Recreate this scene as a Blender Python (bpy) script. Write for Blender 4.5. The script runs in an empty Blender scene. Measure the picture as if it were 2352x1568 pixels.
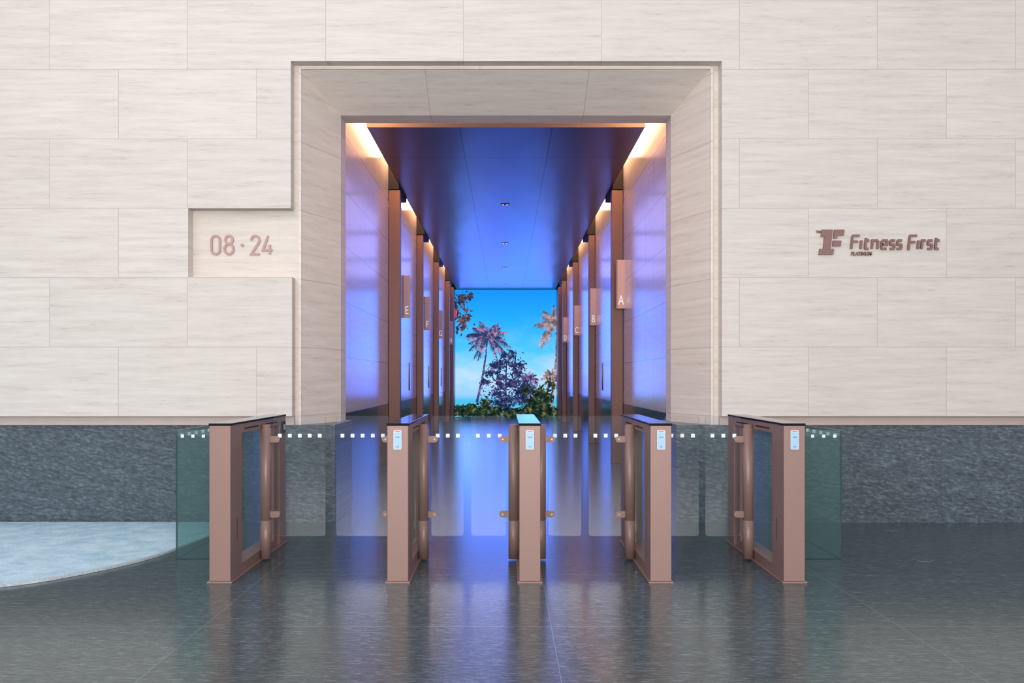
import bpy, bmesh, math, random
from mathutils import Vector, Matrix, Euler
random.seed(7)
F=2000.0; CX=1162.0; CY=868.0; H=1.283
def PX(x,d): return (x-CX)*d/F
def PZ(y,d): return H-(y-CY)*d/F
scene=bpy.context.scene
col=scene.collection
scene.view_settings.view_transform='Standard'
scene.view_settings.look='None'

def srgb(r,g,b):
    def f(c):
        c=min(c,255)/255.0
        return c/12.92 if c<=0.04045 else ((c+0.055)/1.055)**2.4
    return (f(r),f(g),f(b),1.0)

# ------------------------------------------------------------ materials
def newmat(name):
    m=bpy.data.materials.new(name); m.use_nodes=True
    nt=m.node_tree; nt.nodes.clear()
    out=nt.nodes.new('ShaderNodeOutputMaterial')
    return m,nt,out
def N(nt,t,**kw):
    n=nt.nodes.new(t)
    for k,v in kw.items(): setattr(n,k,v)
    return n
def setin(n,**kw):
    for k,v in kw.items():
        n.inputs[k.replace('_',' ')].default_value=v
def math_(nt,op,a,b=None,c=None):
    n=N(nt,'ShaderNodeMath',operation=op)
    for i,v in enumerate((a,b,c)):
        if v is None: continue
        if isinstance(v,(int,float)): n.inputs[i].default_value=v
        else: nt.links.new(v,n.inputs[i])
    return n.outputs[0]
def mixc(nt,fac,a,b,mode='MIX'):
    n=N(nt,'ShaderNodeMix',data_type='RGBA',blend_type=mode)
    def s(i,v):
        if hasattr(v,'links') or hasattr(v,'is_linked'): nt.links.new(v,n.inputs[i])
        else: n.inputs[i].default_value=v
    s(0,fac); s(6,a); s(7,b)
    return n.outputs[2]
def ramp(nt,fac,stops):
    n=N(nt,'ShaderNodeValToRGB')
    e=n.color_ramp.elements
    while len(e)<len(stops): e.new(0.5)
    for i,(p,c) in enumerate(stops):
        e[i].position=p; e[i].color=c
    nt.links.new(fac,n.inputs[0])
    return n.outputs[0]
def g(v): return (v,v,v,1)

def uv_of(nt,uexpr,vexpr):
    tc=N(nt,'ShaderNodeTexCoord'); sp=N(nt,'ShaderNodeSeparateXYZ')
    nt.links.new(tc.outputs['Object'],sp.inputs[0])
    d={'x':sp.outputs[0],'y':sp.outputs[1],'z':sp.outputs[2]}
    def ex(e):
        o=d[e[0]]
        for ch in e[1:]: o=math_(nt,'ADD',o,d[ch])
        return o
    return ex(uexpr),ex(vexpr)
def vec(nt,u,v,su,sv,w=0.0):
    c=N(nt,'ShaderNodeCombineXYZ')
    nt.links.new(math_(nt,'MULTIPLY',u,su),c.inputs[0])
    nt.links.new(math_(nt,'MULTIPLY',v,sv),c.inputs[1])
    c.inputs[2].default_value=w
    return c.outputs[0]
def noise(nt,v,scale,detail=5,rough=0.6,dist=0.0):
    n=N(nt,'ShaderNodeTexNoise'); nt.links.new(v,n.inputs['Vector'])
    setin(n,Scale=scale,Detail=detail,Roughness=rough,Distortion=dist)
    return n.outputs[0]

def travertine(name,u='x',v='z',base=(229,221,213),dark=(202,190,180),bw=1.209,bh=0.608,x0=-2.79,z0=0.947,rough=0.5,spec=0.3,joint=(182,172,165),ms=0.0026):
    m,nt,out=newmat(name)
    U,V=uv_of(nt,u,v)
    br=N(nt,'ShaderNodeTexBrick'); br.offset=0.5; br.offset_frequency=2
    setin(br,Scale=1.0,Mortar_Size=ms,Mortar_Smooth=0.2,Bias=0.0,Brick_Width=bw,Row_Height=bh)
    br.inputs['Color1'].default_value=g(0.0); br.inputs['Color2'].default_value=g(1.0); br.inputs['Mortar'].default_value=g(0.5)
    c=N(nt,'ShaderNodeCombineXYZ')
    nt.links.new(math_(nt,'SUBTRACT',U,x0),c.inputs[0]); nt.links.new(math_(nt,'SUBTRACT',V,z0),c.inputs[1])
    nt.links.new(c.outputs[0],br.inputs['Vector'])
    sep=N(nt,'ShaderNodeSeparateColor'); nt.links.new(br.outputs['Color'],sep.inputs[0])
    tone=sep.outputs[0]
    Us=math_(nt,'ADD',U,math_(nt,'MULTIPLY',tone,7.0)); Vs=math_(nt,'ADD',V,math_(nt,'MULTIPLY',tone,3.0))
    n1=noise(nt,vec(nt,Us,Vs,0.8,11.0),1.8,9,0.7,0.1)
    n2=noise(nt,vec(nt,Us,Vs,3.0,50.0,3.3),1.5,6,0.7,0.1)
    n3=noise(nt,vec(nt,Us,Vs,9.0,120.0,8.1),1.0,4,0.65)
    f1=ramp(nt,n1,[(0.34,g(0)),(0.68,g(1))])
    f2=ramp(nt,n2,[(0.38,g(0)),(0.66,g(1))])
    colr=mixc(nt,f1,srgb(*base),srgb(*[int(a*0.45+b*0.55) for a,b in zip(base,dark)]))
    k=mixc(nt,f2,g(1.0),g(0.955)); colr=mixc(nt,1.0,colr,k,'MULTIPLY')
    pit=ramp(nt,math_(nt,'MULTIPLY',n3,math_(nt,'ADD',n1,0.4)),[(0.54,g(0)),(0.68,g(1))])
    pf=math_(nt,'MULTIPLY',pit,0.5)
    colr=mixc(nt,pf,colr,srgb(*[int(c_*0.86) for c_ in dark]))
    tn=ramp(nt,tone,[(0.0,g(0.965)),(1.0,g(1.02))]); colr=mixc(nt,1.0,colr,tn,'MULTIPLY')
    colr=mixc(nt,math_(nt,'MULTIPLY',br.outputs['Fac'],0.85),colr,srgb(*joint))
    p=N(nt,'ShaderNodeBsdfPrincipled'); nt.links.new(colr,p.inputs['Base Color'])
    p.inputs['Roughness'].default_value=rough; p.inputs['Specular IOR Level'].default_value=spec
    bp=N(nt,'ShaderNodeBump'); bp.inputs['Strength'].default_value=0.05; bp.inputs['Distance'].default_value=0.002
    nt.links.new(math_(nt,'SUBTRACT',math_(nt,'MULTIPLY',n2,0.2),br.outputs['Fac']),bp.inputs['Height'])
    nt.links.new(bp.outputs[0],p.inputs['Normal'])
    nt.links.new(p.outputs[0],out.inputs[0])
    return m

def granite(name,u,v,c0,c1,c2,su=1.5,sv=7.0,rough=0.2,spec=0.5,bw=1.2,bh=0.6,x0=0.235,z0=0.0,offset=0.5,jcol=(40,50,55),swirl=0.6,ms=0.002,lo=0.38,hi=0.64,tilt=0.04,w1=0.5):
    m,nt,out=newmat(name)
    U,V=uv_of(nt,u,v)
    br=N(nt,'ShaderNodeTexBrick'); br.offset=offset; br.offset_frequency=2
    setin(br,Scale=1.0,Mortar_Size=ms,Mortar_Smooth=0.2,Bias=0.0,Brick_Width=bw,Row_Height=bh)
    br.inputs['Color1'].default_value=g(0.0); br.inputs['Color2'].default_value=g(1.0); br.inputs['Mortar'].default_value=g(0.5)
    c=N(nt,'ShaderNodeCombineXYZ')
    nt.links.new(math_(nt,'SUBTRACT',U,x0),c.inputs[0]); nt.links.new(math_(nt,'SUBTRACT',V,z0),c.inputs[1])
    nt.links.new(c.outputs[0],br.inputs['Vector'])
    sep=N(nt,'ShaderNodeSeparateColor'); nt.links.new(br.outputs['Color'],sep.inputs[0]); tone=sep.outputs[0]
    Us=math_(nt,'ADD',U,math_(nt,'MULTIPLY',tone,5.0)); Vs=math_(nt,'ADD',V,math_(nt,'MULTIPLY',tone,2.0))
    Vs=math_(nt,'ADD',Vs,math_(nt,'MULTIPLY',Us,tilt))
    n1=noise(nt,vec(nt,Us,Vs,su,sv),4.0,8,0.75,swirl)
    n2=noise(nt,vec(nt,Us,Vs,su*7,sv*4,2.0),3.0,4,0.75,0.3)
    n3=noise(nt,vec(nt,U,V,0.5,0.8,5.0),1.0,3,0.5)
    comb=math_(nt,'ADD',math_(nt,'MULTIPLY',n1,w1),math_(nt,'MULTIPLY',n2,1-w1))
    colr=ramp(nt,comb,[(lo,srgb(*c0)),(0.51,srgb(*c1)),(hi,srgb(*c2))])
    sh=ramp(nt,n3,[(0.3,g(0.9)),(0.7,g(1.06))]); colr=mixc(nt,1.0,colr,sh,'MULTIPLY')
    tn=ramp(nt,tone,[(0.0,g(0.94)),(1.0,g(1.04))]); colr=mixc(nt,1.0,colr,tn,'MULTIPLY')
    colr=mixc(nt,math_(nt,'MULTIPLY',br.outputs['Fac'],0.8),colr,srgb(*jcol))
    p=N(nt,'ShaderNodeBsdfPrincipled'); nt.links.new(colr,p.inputs['Base Color'])
    p.inputs['Roughness'].default_value=rough
    p.inputs['Specular IOR Level'].default_value=spec
    nt.links.new(p.outputs[0],out.inputs[0])
    return m

def plain(name,rgb,rough=0.5,metal=0.0,spec=0.5,emit=None,es=0.0,var=0.04,nscale=40):
    m,nt,out=newmat(name)
    p=N(nt,'ShaderNodeBsdfPrincipled')
    tc=N(nt,'ShaderNodeTexCoord'); n=noise(nt,tc.outputs['Object'],nscale,3,0.5)
    k=ramp(nt,n,[(0.3,g(1-var)),(0.7,g(1.0))])
    nt.links.new(mixc(nt,1.0,srgb(*rgb),k,'MULTIPLY'),p.inputs['Base Color'])
    p.inputs['Roughness'].default_value=rough; p.inputs['Metallic'].default_value=metal
    p.inputs['Specular IOR Level'].default_value=spec
    if emit:
        p.inputs['Emission Color'].default_value=srgb(*emit); p.inputs['Emission Strength'].default_value=es
    nt.links.new(p.outputs[0],out.inputs[0]); return m
def emis(name,c,s):
    m,nt,out=newmat(name); e=N(nt,'ShaderNodeEmission'); e.inputs[0].default_value=c; e.inputs[1].default_value=s
    nt.links.new(e.outputs[0],out.inputs[0]); return m
def glass(name,tint,refl=0.06,haze=0.0,hcol=(200,215,225)):
    m,nt,out=newmat(name)
    t=N(nt,'ShaderNodeBsdfTransparent'); t.inputs[0].default_value=tint
    gl=N(nt,'ShaderNodeBsdfGlossy'); gl.inputs['Roughness'].default_value=0.015
    lw=N(nt,'ShaderNodeLayerWeight'); lw.inputs[0].default_value=0.5
    f=math_(nt,'ADD',math_(nt,'MULTIPLY',math_(nt,'POWER',lw.outputs['Facing'],4.0),0.5),refl)
    mx=N(nt,'ShaderNodeMixShader'); nt.links.new(f,mx.inputs[0]); nt.links.new(t.outputs[0],mx.inputs[1]); nt.links.new(gl.outputs[0],mx.inputs[2])
    df=N(nt,'ShaderNodeBsdfDiffuse'); df.inputs[0].default_value=srgb(*hcol)
    m2=N(nt,'ShaderNodeMixShader'); m2.inputs[0].default_value=haze
    nt.links.new(mx.outputs[0],m2.inputs[1]); nt.links.new(df.outputs[0],m2.inputs[2])
    nt.links.new(m2.outputs[0],out.inputs[0]); return m

M_wall=travertine('travertine_wall')
M_frame=travertine('travertine_frame',u='xy',base=(244,232,222),dark=(212,196,184),bw=10,bh=0.608,x0=-2.5)
M_lintel=travertine('travertine_lintel',u='x',v='zy',base=(252,240,230),dark=(226,210,198),bw=1.46,bh=20,x0=0.01,z0=-3)
M_corr=travertine('travertine_polished',u='y',base=(234,222,222),dark=(212,198,200),bw=1.209,bh=0.608,x0=8.57,z0=0.9,rough=0.17,spec=0.8,joint=(130,120,132),ms=0.004)
M_floor=granite('granite_floor','x','y',(40,51,52),(66,81,85),(110,127,130),su=0.8,sv=7.5,rough=0.2,spec=0.5,bw=1.8,bh=1.2,x0=0.235,z0=5.70-1.2*3,jcol=(112,128,132),offset=0.0,ms=0.0022,w1=0.3)
M_plinth=granite('granite_plinth','x','z',(62,70,77),(86,97,105),(126,137,144),su=0.9,sv=4,rough=0.28,spec=0.5,bw=1.209,bh=3,x0=-3.39,z0=-1,jcol=(64,75,84),swirl=0.8,offset=0,tilt=0.16,w1=0.35)
M_plinthc=granite('granite_plinth_polished','y','z',(30,36,48),(55,62,78),(100,108,125),su=1.5,sv=4.5,rough=0.15,spec=0.7,bw=1.209,bh=3,x0=8.57,z0=-1,swirl=1.2,offset=0)
M_bronze=plain('rose_bronze_paint',(150,120,111),0.45,0.2)
M_bronze2=plain('bronze_edge',(150,112,100),0.4,0.35)  # darker brown edge colour of the two-tone blade signs
M_jamb=plain('brown_bronze_jamb',(118,82,72),0.4,0.35)
M_door=plain('dark_bronze_door',(110,80,74),0.3,0.7)
M_black=plain('black_gloss_cover',(16,18,24),0.10,0.0,0.25)
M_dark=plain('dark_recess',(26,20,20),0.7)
M_letter=plain('rose_metal_letter',(184,150,142),0.45,0.25)
M_letter2=plain('brown_metal_letter',(146,110,104),0.45,0.3)
M_white=plain('white_marking',(232,240,244),0.6,emit=(220,235,245),es=0.05)
M_reader=plain('reader_face',(196,206,212),0.4)
M_screen=plain('reader_screen',(150,186,214),0.3,emit=(150,190,220),es=0.2)
M_readerd=plain('reader_dark',(96,120,150),0.3)
M_red=plain('red_light',(225,70,70),0.4,emit=(230,80,80),es=0.4)
M_sign=plain('sign_blade',(226,190,172),0.45,0.15)
M_signl=plain('sign_letter',(245,240,235),0.5,emit=(245,238,230),es=0.45)
M_glass=glass('clear_glass',(0.965,0.972,0.98,1),0.03,0.008)
M_edge=glass('glass_edge',(0.55,0.66,0.68,1),0.10,0.45,(150,165,180))
M_gglass=glass('green_glass',(0.80,0.905,0.895,1),0.08,0.025,(140,205,205))
M_gedge=plain('green_glass_edge',(40,72,78),0.2)
M_infill=glass('infill_glass',(0.92,0.965,0.96,1),0.10,0.09,(160,205,205))
M_cove=emis('cove_emission',(1.0,0.58,0.32,1),12.0)
M_steel=plain('steel_ring',(150,160,165),0.3,0.8)
M_rim=plain('outlet_rim',(100,114,118),0.5,0.0)
M_fascia=plain('beige_fascia',(200,175,162),0.5)
M_band=plain('rose_stone_band',(206,182,172),0.5,nscale=8,var=0.06)

def ceilmat():
    m,nt,out=newmat('bronze_ceiling_panel')
    U,V=uv_of(nt,'x','y')
    br=N(nt,'ShaderNodeTexBrick'); br.offset=0.0
    setin(br,Scale=1.0,Mortar_Size=0.009,Mortar_Smooth=0.1,Brick_Width=1.07,Row_Height=2.2)
    br.inputs['Color1'].default_value=srgb(102,82,104); br.inputs['Color2'].default_value=srgb(110,88,112); br.inputs['Mortar'].default_value=srgb(20,16,26)
    c=N(nt,'ShaderNodeCombineXYZ')
    nt.links.new(math_(nt,'SUBTRACT',U,0.535-10.7),c.inputs[0]); nt.links.new(math_(nt,'SUBTRACT',V,9.2),c.inputs[1])
    nt.links.new(c.outputs[0],br.inputs['Vector'])
    p=N(nt,'ShaderNodeBsdfPrincipled'); nt.links.new(br.outputs['Color'],p.inputs['Base Color'])
    p.inputs['Metallic'].default_value=0.85; p.inputs['Roughness'].default_value=0.30
    n=noise(nt,vec(nt,U,V,1.6,0.35),1.5,1,0.3)
    bp=N(nt,'ShaderNodeBump'); bp.inputs['Strength'].default_value=0.12; bp.inputs['Distance'].default_value=0.08
    nt.links.new(n,bp.inputs['Height']); nt.links.new(bp.outputs[0],p.inputs['Normal'])
    nt.links.new(p.outputs[0],out.inputs[0]); return m
M_ceil=ceilmat()

def rugmat():
    m,nt,out=newmat('pale_blue_carpet')
    tc=N(nt,'ShaderNodeTexCoord')
    a=noise(nt,tc.outputs['Object'],5,6,0.75,0.5); b=noise(nt,tc.outputs['Object'],90,3,0.7)
    colr=ramp(nt,a,[(0.35,srgb(164,204,228)),(0.6,srgb(208,234,250))])
    k=ramp(nt,b,[(0.3,g(0.82)),(0.7,g(1.05))]); colr=mixc(nt,1.0,colr,k,'MULTIPLY')
    p=N(nt,'ShaderNodeBsdfPrincipled'); nt.links.new(colr,p.inputs['Base Color']); p.inputs['Roughness'].default_value=0.95
    bp=N(nt,'ShaderNodeBump'); bp.inputs['Strength'].default_value=0.6; bp.inputs['Distance'].default_value=0.01
    nt.links.new(b,bp.inputs['Height']); nt.links.new(bp.outputs[0],p.inputs['Normal'])
    nt.links.new(p.outputs[0],out.inputs[0]); return m
M_rug=rugmat()

DS=28.4
def skymat():
    m,nt,out=newmat('video_sky')
    U,V=uv_of(nt,'x','z')
    z0=PZ(955,DS); z1=PZ(660,DS)
    t=math_(nt,'DIVIDE',math_(nt,'SUBTRACT',V,z0),z1-z0)
    c=ramp(nt,t,[(0.0,srgb(90,190,225)),(0.12,srgb(70,185,232)),(0.17,srgb(150,200,245)),(0.3,srgb(150,212,252)),(0.5,srgb(74,192,250)),(0.75,srgb(34,166,246)),(1.0,srgb(20,138,236))])
    n=noise(nt,vec(nt,U,V,0.8,1.6),1.1,6,0.6,0.4)
    hgt=ramp(nt,t,[(0.15,g(0)),(0.25,g(0.7)),(0.5,g(0.15)),(0.8,g(0.0))])
    cf=math_(nt,'MULTIPLY',ramp(nt,n,[(0.42,g(0)),(0.68,g(1))]),hgt)
    c=mixc(nt,cf,c,srgb(228,220,248))
    e=N(nt,'ShaderNodeEmission'); nt.links.new(c,e.inputs[0]); e.inputs[1].default_value=1.15
    nt.links.new(e.outputs[0],out.inputs[0]); return m
M_sky=skymat()
def leafmat(name,stops,sc=3.0,s=1.0):
    m,nt,out=newmat(name)
    tc=N(nt,'ShaderNodeTexCoord'); n=noise(nt,tc.outputs['Object'],sc,4,0.7)
    c=ramp(nt,n,stops); e=N(nt,'ShaderNodeEmission'); nt.links.new(c,e.inputs[0]); e.inputs[1].default_value=s
    nt.links.new(e.outputs[0],out.inputs[0]); return m
M_palm=leafmat('video_palm',[(0.38,srgb(30,46,92)),(0.50,srgb(70,76,120)),(0.62,srgb(200,144,186))],9)
M_palm2=leafmat('video_palm_lit',[(0.35,srgb(60,84,96)),(0.5,srgb(150,124,130)),(0.65,srgb(240,190,180))],6)
M_tree=leafmat('video_tree',[(0.40,srgb(20,36,74)),(0.54,srgb(48,60,104)),(0.68,srgb(150,112,160))],8)
M_bush=leafmat('video_bush',[(0.38,srgb(8,20,26)),(0.52,srgb(34,56,44)),(0.66,srgb(130,130,74))],6)
M_leafw=leafmat('video_leaf_warm',[(0.38,srgb(30,44,70)),(0.52,srgb(80,66,80)),(0.66,srgb(150,90,86))],7)

# ------------------------------------------------------------ mesh helpers
def finish(obj,label=None,category=None,kind=None,group=None,parent=None):
    col.objects.link(obj)
    if label: obj['label']=label
    if category: obj['category']=category
    if kind: obj['kind']=kind
    if group: obj['group']=group
    if parent: obj.parent=parent
    return obj
def from_bm(name,bm,mats,smooth=False,**kw):
    me=bpy.data.meshes.new(name)
    bmesh.ops.recalc_face_normals(bm,faces=bm.faces)
    if smooth:
        for f in bm.faces: f.smooth=True
    bm.to_mesh(me); bm.free()
    if not isinstance(mats,(list,tuple)): mats=[mats]
    for m in mats: me.materials.append(m)
    o=bpy.data.objects.new(name,me)
    return finish(o,**kw)
def addbox(bm,x0,x1,y0,y1,z0,z1,mi=0,bev=0.0):
    r=bmesh.ops.create_cube(bm,size=1.0)
    vs=r['verts']
    for v in vs:
        v.co.x=x0+(v.co.x+0.5)*(x1-x0); v.co.y=y0+(v.co.y+0.5)*(y1-y0); v.co.z=z0+(v.co.z+0.5)*(z1-z0)
    fs=set(f for v in vs for f in v.link_faces)
    for f in fs: f.material_index=mi
    if bev>0:
        es=list(set(e for v in vs for e in v.link_edges))
        bmesh.ops.bevel(bm,geom=es,offset=bev,segments=2,affect='EDGES',profile=0.5)
def box(name,x0,x1,y0,y1,z0,z1,mat,bev=0.0,**kw):
    bm=bmesh.new(); addbox(bm,x0,x1,y0,y1,z0,z1,0,bev)
    return from_bm(name,bm,mat,**kw)
def boxes(name,lst,mat,bev=0.0,**kw):
    for b in lst: box(name,*b,mat,bev,**kw)
def addcyl(bm,x,y,z0,z1,r,seg=28,mi=0):
    v0=[bm.verts.new((x+r*math.cos(2*math.pi*i/seg),y+r*math.sin(2*math.pi*i/seg),z0)) for i in range(seg)]
    v1=[bm.verts.new((v.co.x,v.co.y,z1)) for v in v0]
    for i in range(seg):
        f=bm.faces.new((v0[i],v0[(i+1)%seg],v1[(i+1)%seg],v1[i])); f.smooth=True; f.material_index=mi
    bm.faces.new(v0[::-1]).material_index=mi; bm.faces.new(v1).material_index=mi
def addlathe(bm,x,y,prof,seg=28):
    rings=[[bm.verts.new((x+r*math.cos(2*math.pi*i/seg),y+r*math.sin(2*math.pi*i/seg),z)) for i in range(seg)] for r,z in prof]
    for a,b in zip(rings,rings[1:]):
        for i in range(seg):
            f=bm.faces.new((a[i],a[(i+1)%seg],b[(i+1)%seg],b[i])); f.smooth=True
    bm.faces.new(rings[0][::-1]); bm.faces.new(rings[-1])
def addprism(bm,pts,y0,y1,side_mi=0,mi=0):
    a=[bm.verts.new((p[0],y0,p[1])) for p in pts]; b=[bm.verts.new((p[0],y1,p[1])) for p in pts]
    f=bm.faces.new(a); f.material_index=mi
    f=bm.faces.new(b[::-1]); f.material_index=mi
    n=len(pts)
    for i in range(n):
        f=bm.faces.new((a[i],b[i],b[(i+1)%n],a[(i+1)%n])); f.material_index=side_mi
def addprism_x(bm,pts,x0,x1,side_mi=0,mi=0):
    a=[bm.verts.new((x0,p[0],p[1])) for p in pts]; b=[bm.verts.new((x1,p[0],p[1])) for p in pts]
    bm.faces.new(a).material_index=mi; bm.faces.new(b[::-1]).material_index=mi
    n=len(pts)
    for i in range(n):
        bm.faces.new((a[i],b[i],b[(i+1)%n],a[(i+1)%n])).material_index=side_mi
def rrect(x0,x1,z0,z1,r,n=5):
    pts=[]
    for cx,cz,a0 in ((x1-r,z1-r,0),(x0+r,z1-r,90),(x0+r,z0+r,180),(x1-r,z0+r,270)):
        for i in range(n+1):
            a=math.radians(a0+90*i/n); pts.append((cx+r*math.cos(a),cz+r*math.sin(a)))
    return pts
def ribbon(bm,pts,w,y0,y1,closed=False):
    n=len(pts); L=[];R=[]
    for i in range(n):
        p=Vector(pts[i])
        if closed or 0<i<n-1:
            a=(p-Vector(pts[i-1])).normalized(); b=(Vector(pts[(i+1)%n])-p).normalized()
            na=Vector((-a.y,a.x)); nb=Vector((-b.y,b.x)); m=(na+nb)
            if m.length<1e-5: m=na
            m.normalize(); s=1.0/max(0.45,m.dot(na)); off=m*s
        elif i==0:
            a=(Vector(pts[1])-p).normalized(); off=Vector((-a.y,a.x))
        else:
            a=(p-Vector(pts[i-1])).normalized(); off=Vector((-a.y,a.x))
        L.append(p+off*w/2); R.append(p-off*w/2)
    vl=[[bm.verts.new((q.x,y,q.y)) for q in L] for y in (y0,y1)]
    vr=[[bm.verts.new((q.x,y,q.y)) for q in R] for y in (y0,y1)]
    rng=range(n) if closed else range(n-1)
    for i in rng:
        j=(i+1)%n
        bm.faces.new((vl[0][i],vl[0][j],vr[0][j],vr[0][i])); bm.faces.new((vl[1][i],vr[1][i],vr[1][j],vl[1][j]))
        bm.faces.new((vl[0][i],vl[1][i],vl[1][j],vl[0][j])); bm.faces.new((vr[0][i],vr[0][j],vr[1][j],vr[1][i]))
    if not closed:
        for i in (0,n-1): bm.faces.new((vl[0][i],vr[0][i],vr[1][i],vl[1][i]))
def arc(cx,cz,rx,rz,a0,a1,n=10):
    return [(cx+rx*math.cos(math.radians(a0+(a1-a0)*i/n)),cz+rz*math.sin(math.radians(a0+(a1-a0)*i/n))) for i in range(n+1)]
def text_mesh(name,txt,size,mat,loc,depth=0.005,sx=1.0,shear=0.0,rot=(math.pi/2,0,0),align='CENTER',**kw):
    cu=bpy.data.curves.new(name+'_c','FONT'); cu.body=txt; cu.size=size; cu.extrude=depth; cu.align_x=align; cu.shear=shear; cu.offset=kw.pop('off',0.0)
    t=bpy.data.objects.new('tmp_text',cu); col.objects.link(t)
    bpy.context.view_layer.update()
    dg=bpy.context.evaluated_depsgraph_get()
    me=bpy.data.meshes.new_from_object(t.evaluated_get(dg)); me.name=name
    bpy.data.objects.remove(t); bpy.data.curves.remove(cu)
    me.transform(Matrix.Translation(loc)@Euler(rot).to_matrix().to_4x4()@Matrix.Diagonal((sx,1,1,1)))
    me.materials.clear(); me.materials.append(mat)
    o=bpy.data.objects.new(name,me)
    return finish(o,**kw)
def empty(name,loc,**kw):
    e=bpy.data.objects.new(name,None); e.location=loc; e.empty_display_size=0.1
    return finish(e,**kw)

# ------------------------------------------------------------ shell
DW=7.63; DB=7.75; DG=7.73; D2=8.32; D3=8.57
kW=DW/F
XR=496*kW; XL=-494*kW; ZT=H+728*kW; ZN1=H+390*kW; ZN0=H+232*kW; XN=-730*kW; ZB=0.947; ZP=0.869
bm=bmesh.new()
outl=[(-8,ZB),(-8,7.0),(8,7.0),(8,ZB),(XR,ZB),(XR,ZT),(XL,ZT),(XL,ZN1),(XN,ZN1),(XN,ZN0),(XL+0.01,ZN0),(XL+0.01,ZB)]
addprism(bm,outl,DW,DB)
from_bm('wall_back',bm,M_wall,kind='structure',label='cream travertine slab wall with a stepped portal recess',category='wall')
XF=469*DB/F; ZF=H+708*DB/F; XI=379*D2/F; ZI=H+603*D2/F
bm=bmesh.new()
outl=[(-8,ZP),(-8,7.0),(8,7.0),(8,ZP),(XF,ZP),(XF,ZF),(-XF,ZF),(-XF,ZP)]
addprism(bm,outl,DB+0.001,DB+0.06)
from_bm('trim_1',bm,travertine('travertine_niche',base=(236,225,215),dark=(208,194,184),bw=30,bh=30,x0=-10,z0=-10),kind='structure',label='recessed travertine back plane of portal and sign niche',category='wall')
bm=bmesh.new()
w=0.022
o_=[(-XF-w,ZP),(-XF,ZP),(-XF,ZF),(XF,ZF),(XF,ZP),(XF+w,ZP),(XF+w,ZF+w),(-XF-w,ZF+w)]
addprism(bm,o_,DB-0.02,DB)
from_bm('trim_2',bm,M_frame,kind='structure',label='slim raised travertine lip around the portal',category='trim')
def splay_side(name,s):
    bm=bmesh.new()
    P=[(s*XF,DB,ZP),(s*XI,D2,ZP),(s*XI,D3,ZP),(s*XI,D3,ZI),(s*XI,D2,ZI),(s*XF,DB,ZF)]
    a=[bm.verts.new(p) for p in (P[0],P[1],P[4],P[5])]; bm.faces.new(a)
    b=[a[1],bm.verts.new(P[2]),bm.verts.new(P[3]),a[2]]; bm.faces.new(b)
    c=[bm.verts.new((s*(XF+0.2),DB,ZP)),bm.verts.new((s*(XF+0.2),DB,ZF)),bm.verts.new((s*(XF+0.2),D3,ZF)),bm.verts.new((s*(XF+0.2),D3,ZP))]
    bm.faces.new((b[1],c[3],c[2],b[2])); bm.faces.new((a[0],a[1],b[1],c[3],c[0]))
    bm.faces.new(c)
    return from_bm(name,bm,M_frame,kind='structure',label='splayed travertine portal reveal',category='trim')
splay_side('trim_3',-1); splay_side('trim_4',1)
bm=bmesh.new()
a=[bm.verts.new(p) for p in ((-XF,DB,ZF),(XF,DB,ZF),(XI,D2,ZI),(-XI,D2,ZI))]; bm.faces.new(a)
b=[bm.verts.new((XI,D3,ZI)),bm.verts.new((-XI,D3,ZI))]; bm.faces.new((a[3],a[2],b[0],b[1]))
c=[bm.verts.new((-XF,D3,5.0)),bm.verts.new((XF,D3,5.0)),bm.verts.new((XF,DB,5.0)),bm.verts.new((-XF,DB,5.0))]
bm.faces.new((b[1],b[0],c[1],c[0])); bm.faces.new(c); bm.faces.new((a[0],c[3],c[2],a[1]))
from_bm('trim_5',bm,M_lintel,kind='structure',label='splayed travertine portal lintel',category='trim')
XPL=392*DG/F
box('baseboard_back',-8,-XPL,DG,D3,0,ZP,M_plinth,kind='structure',label='blue-grey granite wall base with light veins',category='wall')
box('baseboard_front',XPL,8,DG,D3,0,ZP,M_plinth,kind='structure',label='blue-grey granite wall base with light veins',category='wall')
box('trim_50',-8,XL+0.01,DB-0.05,DB,ZP,ZB,M_band,kind='structure',label='slim rosy stone band between wall and granite base',category='trim')
box('trim_51',XR,8,DB-0.05,DB,ZP,ZB,M_band,kind='structure',label='slim rosy stone band between wall and granite base',category='trim')
box('floor',-8,8,-7,29.0,-0.1,0,M_floor,kind='structure',label='polished dark green-grey granite slab floor',category='floor')
XW=1.76; ZC=4.17; DC0=10.03; DE=28.5; XCE=1.6; ZPC=0.9
for s,nm in ((-1,'left'),(1,'right')):
    x0,x1=(s*XW,s*(XW+0.15)) if s>0 else (s*(XW+0.15),s*XW)
    box('wall_'+nm,x0,x1,D3,DE+0.3,ZPC,4.9,M_corr,kind='structure',label='polished travertine lift lobby wall',category='wall')
    x0,x1=(s*(XW-0.004),s*(XW+0.15)) if s>0 else (s*(XW+0.15),s*(XW-0.004))
    box('baseboard_'+nm,x0,x1,D3,DE+0.3,0,ZPC,M_plinthc,kind='structure',label='polished dark granite wall base',category='wall')
box('wall_front',-XW-0.15,XW+0.15,DE,DE+0.3,0,4.9,M_dark,kind='structure',label='dark end wall behind the video screen',category='wall')
box('ceiling',-XCE,XCE,DC0,DE,ZC,ZC+0.06,M_ceil,kind='structure',label='glossy bronze metal ceiling panels',category='ceiling')
box('trim_6',-XCE-0.002,XCE+0.002,DC0-0.02,DC0,ZC-0.004,ZC+0.09,M_fascia,kind='structure',label='beige front edge of the metal ceiling',category='trim')
box('trim_7',-XW-0.15,XW+0.15,D3,DE+0.3,4.62,4.75,M_dark,kind='structure',label='dark slab above the cove slots',category='ceiling')

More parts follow.
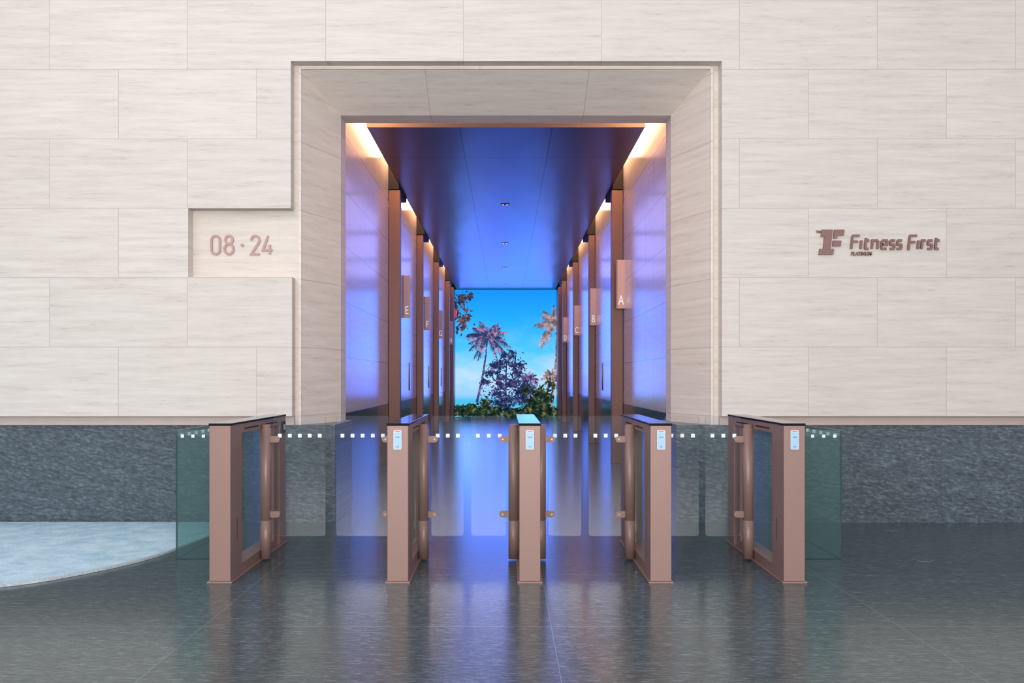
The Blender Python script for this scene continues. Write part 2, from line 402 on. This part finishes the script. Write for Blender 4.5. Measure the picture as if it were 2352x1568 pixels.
def area(name,loc,target,sx,sy,power,color,rot=None):
    l=bpy.data.lights.new(name,'AREA'); l.shape='RECTANGLE'; l.size=sx; l.size_y=sy; l.energy=power; l.color=color
    o=bpy.data.objects.new(name,l); o.location=loc
    o.rotation_euler=rot if rot is not None else (Vector(target)-Vector(loc)).to_track_quat('-Z','Y').to_euler()
    col.objects.link(o); return o

cols=[13.05,17.15,21.15,25.2]
k=8; dn=1
for s in (-1,1):
    def bx(a,b): return (a,b) if s>0 else (-b,-a)
    for i,d in enumerate(cols):
        x0,x1=bx(1.585 if i==0 else 1.632,XW-0.006)
        box('trim_%d'%k,x0,x1,d,d+0.14,0,4.1,M_jamb,0.004,kind='structure',label='tall brown bronze lift portal fin',category='column'); k+=1
        x0,x1=bx(1.602,XW-0.002)
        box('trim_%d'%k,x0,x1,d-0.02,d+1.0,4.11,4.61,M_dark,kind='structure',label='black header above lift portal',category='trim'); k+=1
        x0,x1=bx(XW-0.03,XW-0.006)
        for ya,yb in ((d+0.15,d+0.64),(d+0.645,d+1.13)):
            box('door_%d'%dn,x0,x1,ya,yb,0.002,2.5,M_door,0.002,kind='structure',label='closed dark bronze lift door leaf',category='door'); dn+=1
    x0,x1=bx(1.65,XW-0.006)
    box('trim_%d'%k,x0,x1,27.5,28.35,0,4.15,M_jamb,0.004,kind='structure',label='brown bronze end casing beside the video screen',category='column'); k+=1
    segs=[(D3+0.05,cols[0]-0.05)]+[(cols[i]+1.02,cols[i+1]-0.05) for i in range(3)]+[(cols[3]+1.02,27.4)]
    for (a,b) in segs:
        x0,x1=bx(1.62,1.68)
        box('cove_light',x0,x1,a,b,4.595,4.62,M_cove,label='warm linear cove light above the lobby wall',category='light',group='cove light strips')
        area('cove_wash',(s*1.63,(a+b)/2,4.58),None,0.05,b-a-0.05,9*(b-a),(1.0,0.54,0.29),rot=(0,-s*math.radians(14),0))

for s,d in ((1,15.9),(-1,15.9),(-1,19.9),(-1,23.7)):
    e=empty('lift_call_panel',(s*(XW),d,1.3),label='slim black vertical lift call panel on travertine',category='panel',group='lift call panels')
    xs=(-0.016,0.002) if s>0 else (-0.002,0.016)
    box('panel_plate',xs[0],xs[1],-0.06,0.06,-0.24,0.26,M_black,0.002,parent=e)
    xs=(-0.02,-0.016) if s>0 else (0.016,0.02)
    boxes('button',[(xs[0],xs[1],-0.02,0.02,0.03,0.07),(xs[0],xs[1],-0.02,0.02,-0.05,-0.01)],M_steel,parent=e)
e=empty('fire_alarm',(-1.65,27.9,3.35),label='small red fire alarm unit on bronze casing',category='alarm')
box('alarm_body',-0.002,0.06,-0.1,0.1,-0.12,0.12,M_red,0.01,parent=e)
box('alarm_button',0.06,0.07,-0.03,0.03,-0.03,0.03,M_white,0.004,parent=e)
M_lens=emis('lens_glow',(1,0.95,0.9,1),0.8)
for y in (469,558,614,653):
    d=(ZC-H)*F/(CY-y)
    e=empty('ceiling_downlight',(PX(1160,d),d,ZC),label='small recessed twin ceiling downlight',category='light',group='ceiling downlights')
    box('light_housing',-0.07,0.07,-0.05,0.05,-0.006,0.0,M_dark,0.002,parent=e)
    for xx in (-0.035,0.035):
        bm=bmesh.new(); addcyl(bm,xx,0,-0.012,-0.006,0.022,16); from_bm('lens',bm,M_lens,parent=e)
def lift_sign(s,d,ch):
    e=empty('lift_sign',(s*(XW),d,2.67),label='bronze projecting blade sign reading '+ch,category='sign',group='lift letter signs')
    a,b=(-0.13,0.002) if s>0 else (-0.002,0.13)
    box('blade',a,b,-0.02,0.02,-0.36,0.36,M_sign,0.003,parent=e)
    box('blade_edge',a,a+0.02,-0.024,-0.0202,-0.36,0.36,M_bronze2,parent=e)
    text_mesh('letter',ch,0.20,M_signl,((a+b)/2+0.008,-0.022,-0.30),0.002,sx=0.62,parent=e)
for ch,d in zip('ABCD',(12.9,17.0,21.0,25.05)): lift_sign(1,d,ch)
for ch,d in zip('EFGH',(14.84,18.7,22.5,26.7)): lift_sign(-1,d,ch)

# ------------------------------------------------------------ video wall
vw=box('video_wall',-XW+0.006,XW-0.006,DS,DS+0.09,0.02,ZC-0.01,M_sky,label='large wall-sized video screen showing sky, sea and palms',category='screen')
def sp(x,y): return (PX(x,DS),PZ(y,DS))
def frond(bm,cx,cz,ang,L,droop,yy,wid=0.26):
    n=18; pts=[]
    for i in range(n+1):
        t=i/n
        pts.append((cx+math.cos(ang)*L*t, cz+math.sin(ang)*L*t-droop*L*t*t))
    for i in range(n):
        (x0,z0),(x1,z1)=pts[i],pts[i+1]
        dx,dz=x1-x0,z1-z0; l=math.hypot(dx,dz); dx/=l; dz/=l
        t=(i+0.5)/n; r=0.014
        if x1>XW-0.03: break
        vs=[bm.verts.new((x0-dz*r,yy,z0+dx*r)),bm.verts.new((x1-dz*r,yy,z1+dx*r)),bm.verts.new((x1+dz*r,yy,z1-dx*r)),bm.verts.new((x0+dz*r,yy,z0-dx*r))]
        bm.faces.new(vs)
        for sgn in (-1,1):
            w=wid*L*math.sin(math.pi*min(1,t*0.85+0.12))*(0.7+0.6*random.random())
            tx=min(XW-0.02,x1+dx*w*0.6-sgn*dz*w*0.7); tz=z1+dz*w*0.6+sgn*dx*w*0.7-0.55*w
            bm.faces.new([bm.verts.new((x0,yy,z0)),bm.verts.new((x1+dx*0.01,yy,z1)),bm.verts.new((tx,yy,tz))])
def palm(x,y,size,base,mat,y_off,nf=17,bend=0.05):
    cx,cz=sp(x,y); L=size*DS/F; bm=bmesh.new(); yy=DS-y_off
    for i in range(nf):
        a=math.radians(-55+290*i/(nf-1)+random.uniform(-9,9))
        frond(bm,cx,cz,a,L*random.uniform(0.8,1.1),0.22+0.3*random.random(),yy-0.0003*i)
    bx_,bz_=sp(*base); tw=size*0.045*DS/F; n=12
    prev=None
    for i in range(n+1):
        t=i/n; x_=bx_+(cx-bx_)*t+math.sin(t*math.pi)*bend; z_=bz_+(cz-bz_)*t; w_=tw*(1.3-0.6*t)
        cur=(bm.verts.new((x_-w_,yy,z_)),bm.verts.new((x_+w_,yy,z_)))
        if prev: bm.faces.new((prev[0],prev[1],cur[1],cur[0]))
        prev=cur
    o=from_bm('pictured_palm',bm,mat,parent=vw); o['kind']='stuff'
def blob(blobs,mat,y_off,name='pictured_tree',ls=0.05,branches=()):
    bm=bmesh.new()
    for (x,y,rx,ry,n) in blobs:
        subs=[(random.uniform(-0.8,0.8)*rx,random.uniform(-0.8,0.8)*ry,random.uniform(0.25,0.5)) for _ in range(7)]
        for i in range(n):
            sx_,sy_,sr=random.choice(subs)
            r=abs(random.gauss(0,0.75)); a=random.random()*2*math.pi
            px,py=x+sx_+rx*sr*r*math.cos(a),y+sy_+ry*sr*r*math.sin(a)
            X,Z=sp(px,py)
            X=max(-XW+0.03,min(XW-0.03,X)); Z=max(0.06,min(ZC-0.06,Z))
            s=ls*random.uniform(0.4,1.2); b=random.random()*6.28; yy=DS-y_off-0.00001*i
            q=1.57
            pts=[(X+s*math.cos(b),Z+s*math.sin(b)),(X+0.45*s*math.cos(b+q),Z+0.45*s*math.sin(b+q)),(X-s*math.cos(b),Z-s*math.sin(b)),(X-0.45*s*math.cos(b+q),Z-0.45*s*math.sin(b+q))]
            bm.faces.new([bm.verts.new((p[0],yy,p[1])) for p in pts])
    for (xa,ya,xb,yb,w) in branches:
        p,q=sp(xa,ya),sp(xb,yb); dx,dz=q[0]-p[0],q[1]-p[1]; l=math.hypot(dx,dz); nx,nz=-dz/l*w,dx/l*w
        yy=DS-y_off-0.0001
        bm.faces.new([bm.verts.new((p[0]+nx,yy,p[1]+nz)),bm.verts.new((q[0]+nx*.5,yy,q[1]+nz*.5)),bm.verts.new((q[0]-nx*.5,yy,q[1]-nz*.5)),bm.verts.new((p[0]-nx,yy,p[1]-nz))])
    o=from_bm(name,bm,mat,parent=vw); o['kind']='stuff'
palm(1120,772,50,(1095,925),M_palm,0.010,19)
palm(1277,740,48,(1270,900),M_palm2,0.018,19)
palm(1216,868,24,(1212,940),M_palm,0.026,13)
palm(1268,862,26,(1268,940),M_palm2,0.034,13)
blob([(1165,822,24,18,240),(1148,850,30,22,340),(1182,855,28,26,340),(1135,880,28,22,300),(1172,888,42,26,600),(1160,922,50,28,900),(1205,905,22,22,300)],M_tree,0.042,ls=0.055,branches=[(1160,955,1163,830,0.04),(1162,900,1130,865,0.025),(1162,890,1195,860,0.025)])
blob([(1055,690,20,22,150),(1066,715,18,35,170),(1060,745,12,22,90),(1072,680,14,10,60)],M_leafw,0.050,ls=0.06,branches=[(1047,690,1080,680,0.015),(1047,710,1080,740,0.015)])
blob([(1070,940,30,16,500),(1100,935,24,18,400),(1125,948,30,12,400),(1180,948,50,12,600),(1225,915,24,26,500),(1250,905,24,30,600),(1240,940,40,24,900),(1055,945,16,14,200),(1160,952,110,6,900)],M_bush,0.058,'pictured_bush',ls=0.07)

# ------------------------------------------------------------ rug
edge=[(-8.0,3.9),(-5.2,4.55),(-4.0,4.95),(-3.106,5.346),(-2.77,5.70),(-2.56,6.10),(-2.46,6.51),(-2.40,7.0),(-2.42,7.4),(-2.48,7.68)]
def cr(P,n=6):
    out=[]
    for i in range(len(P)-1):
        p0=P[max(i-1,0)];p1=P[i];p2=P[i+1];p3=P[min(i+2,len(P)-1)]
        for j in range(n):
            t=j/n
            out.append(tuple(0.5*((2*p1[k])+(-p0[k]+p2[k])*t+(2*p0[k]-5*p1[k]+4*p2[k]-p3[k])*t*t+(-p0[k]+3*p1[k]-3*p2[k]+p3[k])*t**3) for k in (0,1)))
    out.append(P[-1]); return out
E=cr(edge)
poly=E+[(-8.0,7.68)]
bm=bmesh.new()
a=[bm.verts.new((p[0],p[1],0.001)) for p in poly]; b=[bm.verts.new((p[0],p[1],0.016)) for p in poly]
bm.faces.new(a[::-1]); bm.faces.new(b)
for i in range(len(poly)): j=(i+1)%len(poly); bm.faces.new((a[i],a[j],b[j],b[i]))
rug=from_bm('rug',bm,M_rug,label='pale blue textured rug with a curved bound edge',category='rug')
bm=bmesh.new()
prev=None
for i,p in enumerate(E):
    t=Vector(E[min(i+1,len(E)-1)])-Vector(E[max(i-1,0)]); t.normalize(); nrm=Vector((t.y,-t.x))
    cur=[bm.verts.new((p[0]+nrm.x*o,p[1]+nrm.y*o,z)) for o,z in ((0.018,0.0015),(0.016,0.017),(-0.008,0.02),(-0.012,0.012))]
    if prev:
        for q in range(3): bm.faces.new((prev[q],cur[q],cur[q+1],prev[q+1]))
    prev=cur
from_bm('rug_binding',bm,plain('rug_binding',(196,206,212),0.9,var=0.35,nscale=60),parent=rug,label='pale grey woven border')

for (x,y) in ((2045,1216),(2120,1285)):
    d=H*F/(y-CY); e=empty('floor_socket',(PX(x,d),d,0),label='small round steel floor outlet cover',category='floor outlet',group='floor outlets')
    bm=bmesh.new(); addcyl(bm,0,0,0.0005,0.002,0.06,32); from_bm('cover_plate',bm,M_floor,parent=e)
    bm=bmesh.new(); P=[(0.062*math.cos(2*math.pi*i/32),0.062*math.sin(2*math.pi*i/32)) for i in range(32)]
    Q=[(0.068/0.062*p[0],0.068/0.062*p[1]) for p in P]
    va=[bm.verts.new((p[0],p[1],0.003)) for p in P]; vb=[bm.verts.new((p[0],p[1],0.003)) for p in Q]; vc=[bm.verts.new((p[0],p[1],0.0)) for p in Q]
    for i in range(32): j=(i+1)%32; bm.faces.new((va[i],va[j],vb[j],vb[i])); bm.faces.new((vb[i],vb[j],vc[j],vc[i]))
    from_bm('rim',bm,M_rim,parent=e)

# ------------------------------------------------------------ turnstiles
D1=5.448; LEN=1.362; W=0.132; YC=0.70
def marks(x0,x1,n,y,parent,z=None,sz=0.026):
    z=PZ(1000,6.15) if z is None else z
    for i in range(n):
        cx=x0+(x1-x0)*(i+0.5)/n
        box('safety_marking',cx-sz/2,cx+sz/2,y-0.002,y,z-sz/2,z+sz/2,M_white,parent=parent)
def turnstile(cx,lw,rw,front_reader,label):
    e=empty('turnstile',(cx,D1,0),label=label,category='turnstile',group='glass-wing entry gates')
    h=W/2
    box('front_post',-h,h,0,0.24,0.012,0.985,M_bronze,0.003,parent=e)
    box('rear_post',-h,h,LEN-0.17,LEN,0.012,0.985,M_bronze,0.003,parent=e)
    box('rear_fin',-h+0.012,h-0.012,LEN-0.30,LEN-0.21,0.012,0.925,M_bronze,0.003,parent=e)
    box('top_beam',-h,h,0.2405,LEN-0.1705,0.925,0.985,M_bronze,0.002,parent=e)
    boxes('beam_slot',[(s*h-(0.0015 if s<0 else 0),s*h+(0.0015 if s>0 else 0),a,b,0.947,0.957) for s in (-1,1) for a,b in ((0.30,0.62),(0.80,1.12))],M_dark,parent=e)
    box('top_cover',-h-0.004,h+0.004,-0.004,LEN+0.004,0.985,1.0,M_black,0.003,parent=e)
    box('base_plate',-h-0.012,h+0.012,-0.012,LEN+0.02,0,0.0118,M_bronze,0.002,parent=e)
    box('bottom_rail',-h+0.01,h-0.01,0.2405,LEN-0.3005,0.0122,0.07,M_bronze,0.002,parent=e)
    boxes('side_slit',[(s*h-(0.001 if s<0 else 0),s*h+(0.001 if s>0 else 0),0.135,0.142,0.24,0.39) for s in (-1,1)],M_dark,parent=e)
    bm=bmesh.new(); addprism_x(bm,[(0.241,0.0705),(LEN-0.301,0.0705),(LEN-0.301,0.9245),(0.241,0.9245)],-0.004,0.004)
    from_bm('infill_panel',bm,M_infill,parent=e,label='green tinted glass infill')
    for s,wing in ((-1,lw),(1,rw)):
        if not wing: continue
        xc=s*0.095
        bm=bmesh.new()
        addlathe(bm,xc,YC,[(0.037,0.012),(0.037,0.276),(0.0345,0.277),(0.0345,0.283),(0.037,0.284),(0.037,0.93),(0.030,0.931),(0.030,0.955)])
        hc=from_bm('hinge_column',bm,M_bronze,parent=e)
        for z in (0.852,0.323):
            bm=bmesh.new()
            x0,x1=sorted((xc+s*0.02,xc+s*0.102))
            addprism(bm,rrect(x0,x1,z-0.022,z+0.022,0.0215,6),YC-0.014,YC+0.014)
            from_bm('hinge_clamp',bm,M_bronze,parent=hc)
            bm=bmesh.new(); bmx=xc+s*0.078
            addprism(bm,[(bmx+0.006*math.cos(2*math.pi*i/12),z+0.006*math.sin(2*math.pi*i/12)) for i in range(12)],YC-0.018,YC-0.014)
            from_bm('clamp_bolt',bm,M_steel,parent=hc)
        x0,x1=sorted((xc+s*0.055,wing[0]-cx))
        bm=bmesh.new(); addprism(bm,rrect(x0,x1,0.17,1.015,0.02,5),YC-0.0045,YC+0.0045,side_mi=1)
        gw=from_bm('gate_wing',bm,[M_glass,M_edge],parent=e,label='clear glass gate wing with rounded corners')
        marks(min(x0,x1)+0.01,max(x0,x1)-0.005,wing[1],YC-0.0046,gw)
    if front_reader:
        bm=bmesh.new(); addprism(bm,rrect(-0.026,0.026,0.836,0.958,0.008),-0.008,0.0)
        rd=from_bm('card_reader',bm,M_reader,parent=e,label='pale blue card reader face')
        bm=bmesh.new(); addprism(bm,rrect(-0.021,0.021,0.842,0.943,0.006),-0.009,-0.008); from_bm('reader_screen',bm,M_screen,parent=rd)
        bm=bmesh.new(); addprism(bm,rrect(-0.016,0.016,0.948,0.953,0.002),-0.010,-0.008); from_bm('status_light',bm,M_red,parent=rd)
        boxes('reader_caption',[(-0.014,0.014,-0.0105,-0.009,0.912,0.916),(-0.008,0.008,-0.0105,-0.009,0.852,0.856)],M_readerd,parent=rd)
    else:
        bm=bmesh.new(); addprism_x(bm,[(LEN-0.12,0.86),(LEN-0.04,0.86),(LEN-0.04,0.95),(LEN-0.12,0.95)],h,h+0.012)
        rd=from_bm('card_reader',bm,M_black,parent=e,label='small black reader')
        box('reader_caption',h+0.012,h+0.014,LEN-0.10,LEN-0.06,0.885,0.925,M_reader,parent=rd)
    return e
turnstile(-1.79,None,(-1.273,5),False,'rose-bronze wide-lane gate post without front reader, beside the rug')
turnstile(-0.677,(-1.199,5),(-0.298,3),True,'rose-bronze gate post with black glass top and two glass wings')
turnstile(0.15,(-0.246,3),(0.532,3),True,'rose-bronze gate post with black glass top and two glass wings')
turnstile(0.97,(0.584,3),(1.362,3),True,'rose-bronze gate post with black glass top and two glass wings')
turnstile(1.805,(1.408,3),None,True,'rose-bronze end gate post with single glass wing beside glass barrier')

for s,xo,xi in ((-1,-2.34,-1.875),(1,2.38,1.89)):
    e=empty('glass_barrier',((xo+xi)/2,6.18,0),label='green tinted frameless glass barrier closing gap to the wall',category='barrier',group='glass barriers')
    ox=(xo+xi)/2
    a,b=sorted((xo-ox,xi-ox))
    bm=bmesh.new(); addprism(bm,[(a,0.004),(b,0.004),(b,0.912),(a,0.912)],-0.006,0.006,side_mi=1)
    p=from_bm('front_pane',bm,[M_gglass,M_gedge],parent=e)
    marks(a+0.01,b-0.01,6,-0.0065,p,z=0.872,sz=0.022)
    xx=xo-ox
    bm=bmesh.new(); addprism_x(bm,[(0.012,0.004),(1.54,0.004),(1.54,0.912),(0.012,0.912)],xx-0.006,xx+0.006,side_mi=1)
    p=from_bm('side_pane',bm,[M_gglass,M_gedge],parent=e)
    for i in range(10):
        y=0.1+i*0.145; box('safety_marking',xx-0.0075 ,xx+0.0075,y,y+0.024,0.86,0.884,M_white,parent=p)

# ------------------------------------------------------------ wall lettering
def glyph(bm,strokes,x0,x1,z0,z1,w,y0,y1,shear=0.0):
    for si,(closed,pts) in enumerate(strokes):
        P=[]
        for u,v in pts:
            X=x0+w/2+u*(x1-x0-w); Z=z0+w/2+v*(z1-z0-w); P.append((X+shear*(Z-z0),Z))
        ribbon(bm,P,w,y0-0.0008*si,y1+0.0003*si,closed)
G={
'0':[(True,arc(.5,.76,.5,.24,0,180,10)+arc(.5,.24,.5,.24,180,360,10))],
'8':[(True,arc(.5,.78,.42,.22,0,360,20)[:-1]),(True,arc(.5,.28,.5,.28,0,360,20)[:-1])],
'2':[(False,arc(.5,.76,.5,.24,180,-15,10)+[(.9,.62),(.02,.0),(1,.0)])],
'4':[(False,[(.55,1),(0,.22),(1,.22)]),(False,[(.74,.5),(.74,0)])],
'f':[(False,[(0,0),(0,.9),(.1,1),(1,1)]),(False,[(0,.55),(.85,.55)])],
'i':[(False,[(.5,0),(.5,1)])],
't':[(False,[(.2,1.3),(.2,.12),(.35,0),(1,0)]),(False,[(.2,1),(1,1)])],
'n':[(False,[(0,0),(0,1),(.8,1),(1,.85),(1,0)])],
'e':[(False,[(.95,0),(.15,0),(0,.15),(0,.85),(.15,1),(.85,1),(1,.85),(1,.5),(.05,.5)])],
's':[(False,[(0,0),(.88,0),(1,.12),(1,.4),(.88,.5),(.12,.5),(0,.6),(0,.88),(.12,1),(1,1)])],
'r':[(False,[(0,0),(0,1),(1,1)])],
}
ns=empty('number_sign',(PX(556,DB),DB,PZ(562,DB)),label='raised rose-metal numerals 08 . 24 in stone niche',category='sign')
ox,oz=ns.location.x,ns.location.z
for ch,xa,xb in (('0',484,508),('8',514,539),('2',575,599),('4',602,628)):
    bm=bmesh.new(); glyph(bm,G[ch],PX(xa,DB)-ox,PX(xb,DB)-ox,PZ(586,DB)-oz,PZ(539,DB)-oz,0.019,-0.014,0.0)
    from_bm('numeral',bm,M_letter,parent=ns)
bm=bmesh.new(); cx,cz=PX(557,DB)-ox,PZ(563,DB)-oz
addprism(bm,[(cx+0.014*math.cos(i*math.pi/8),cz+0.014*math.sin(i*math.pi/8)) for i in range(16)],-0.014,0.0); from_bm('dot',bm,M_letter,parent=ns)

ls=empty('shop_sign',(PX(2018,DW),DW,PZ(560,DW)),label='raised brown metal gym name lettering with block emblem',category='sign')
ox,oz=ls.location.x,ls.location.z
def lp(x,y): return (PX(x,DW)-ox,PZ(y,DW)-oz)
for poly in ([(1886,528),(1911,528),(1906,572),(1914,572),(1912,585),(1879,585),(1881,572),(1889,572),(1892,544),(1884,544)],
             [(1915,528),(1938,528),(1936,541),(1922,541),(1921,548),(1913,548)],
             [(1912,553),(1931,553),(1929,566),(1911,566)]):
    bm=bmesh.new(); addprism(bm,[lp(*p) for p in poly],-0.022,-0.001)
    from_bm('emblem',bm,M_letter2,parent=ls)
line=[('f',1951,1972,539,574),('i',1972,1978,550,574),('t',1981,1995,550,574),('n',1998,2016,550,574),('e',2020,2037,550,574),('s',2040,2054,550,574),('s',2056,2070,550,574),
      ('f',2082,2103,539,577),('i',2103,2109,550,574),('r',2112,2124,550,574),('s',2126,2140,550,574),('t',2142,2156,550,574)]
for ch,xa,xb,ya,yb in line:
    bm=bmesh.new()
    a=lp(xa,yb); b=lp(xb,ya); glyph(bm,G[ch],a[0],b[0],a[1],b[1],0.019,-0.022,-0.001,shear=0.10)
    from_bm('letter',bm,M_letter2,parent=ls)
a=lp(1977,586.5)
text_mesh('caption_lettering','PLATINUM',0.044,M_letter2,(a[0],-0.010,a[1]),0.008,sx=0.86,shear=0.15,parent=ls,off=0.0012)
a=lp(1879,535)
text_mesh('small_mark','TM',0.03,M_letter2,(a[0],-0.006,a[1]),0.004,parent=ls,off=0.001)

# ------------------------------------------------------------ lights
w=bpy.data.worlds.new('World'); scene.world=w; w.use_nodes=True
nt=w.node_tree; bg=nt.nodes['Background']
tc=N(nt,'ShaderNodeTexCoord'); sp_=N(nt,'ShaderNodeSeparateXYZ'); nt.links.new(tc.outputs['Generated'],sp_.inputs[0])
c=ramp(nt,math_(nt,'ADD',math_(nt,'MULTIPLY',sp_.outputs[2],0.5),0.5),[(0.3,(0.6,0.63,0.68,1)),(0.55,(0.95,0.98,1.05,1)),(1.0,(0.85,0.87,0.92,1))])
nt.links.new(c,bg.inputs[0]); bg.inputs[1].default_value=0.72
area('key_softbox',(-4.5,0.5,6.8),(0.5,7.6,2.5),5,3,160,(1,0.98,0.97))
area('front_softbox',(0,-5.5,2.9),(0,7.6,2.9),9,3.4,540,(1,0.985,0.98))
area('low_softbox',(0,-1.6,1.9),(0,8.0,4.3),5,0.9,210,(1,0.985,0.98))  # unseen fill behind the camera, added to brighten the portal lintel
area('screen_spill',(0,28.2,2.4),(0,0,2.0),3.0,3.4,110,(0.08,0.17,1.0))
for y in (11.7,15.2,19.0,23.0):
    area('blue_fill',(0,y,4.13),None,2.4,3.3,34,(0.42,0.38,1.0),rot=(0,0,0))  # unseen blue-violet fill lamps, added to tint and brighten the corridor

# ------------------------------------------------------------ camera
cam=bpy.data.cameras.new('camera'); co=bpy.data.objects.new('camera',cam); col.objects.link(co)
co.location=(0,0,H); co.rotation_euler=(math.pi/2,0,0)
cam.sensor_width=36; cam.lens=F/2352*36; cam.shift_x=14/2352; cam.shift_y=84/2352; cam.clip_end=200
scene.camera=co
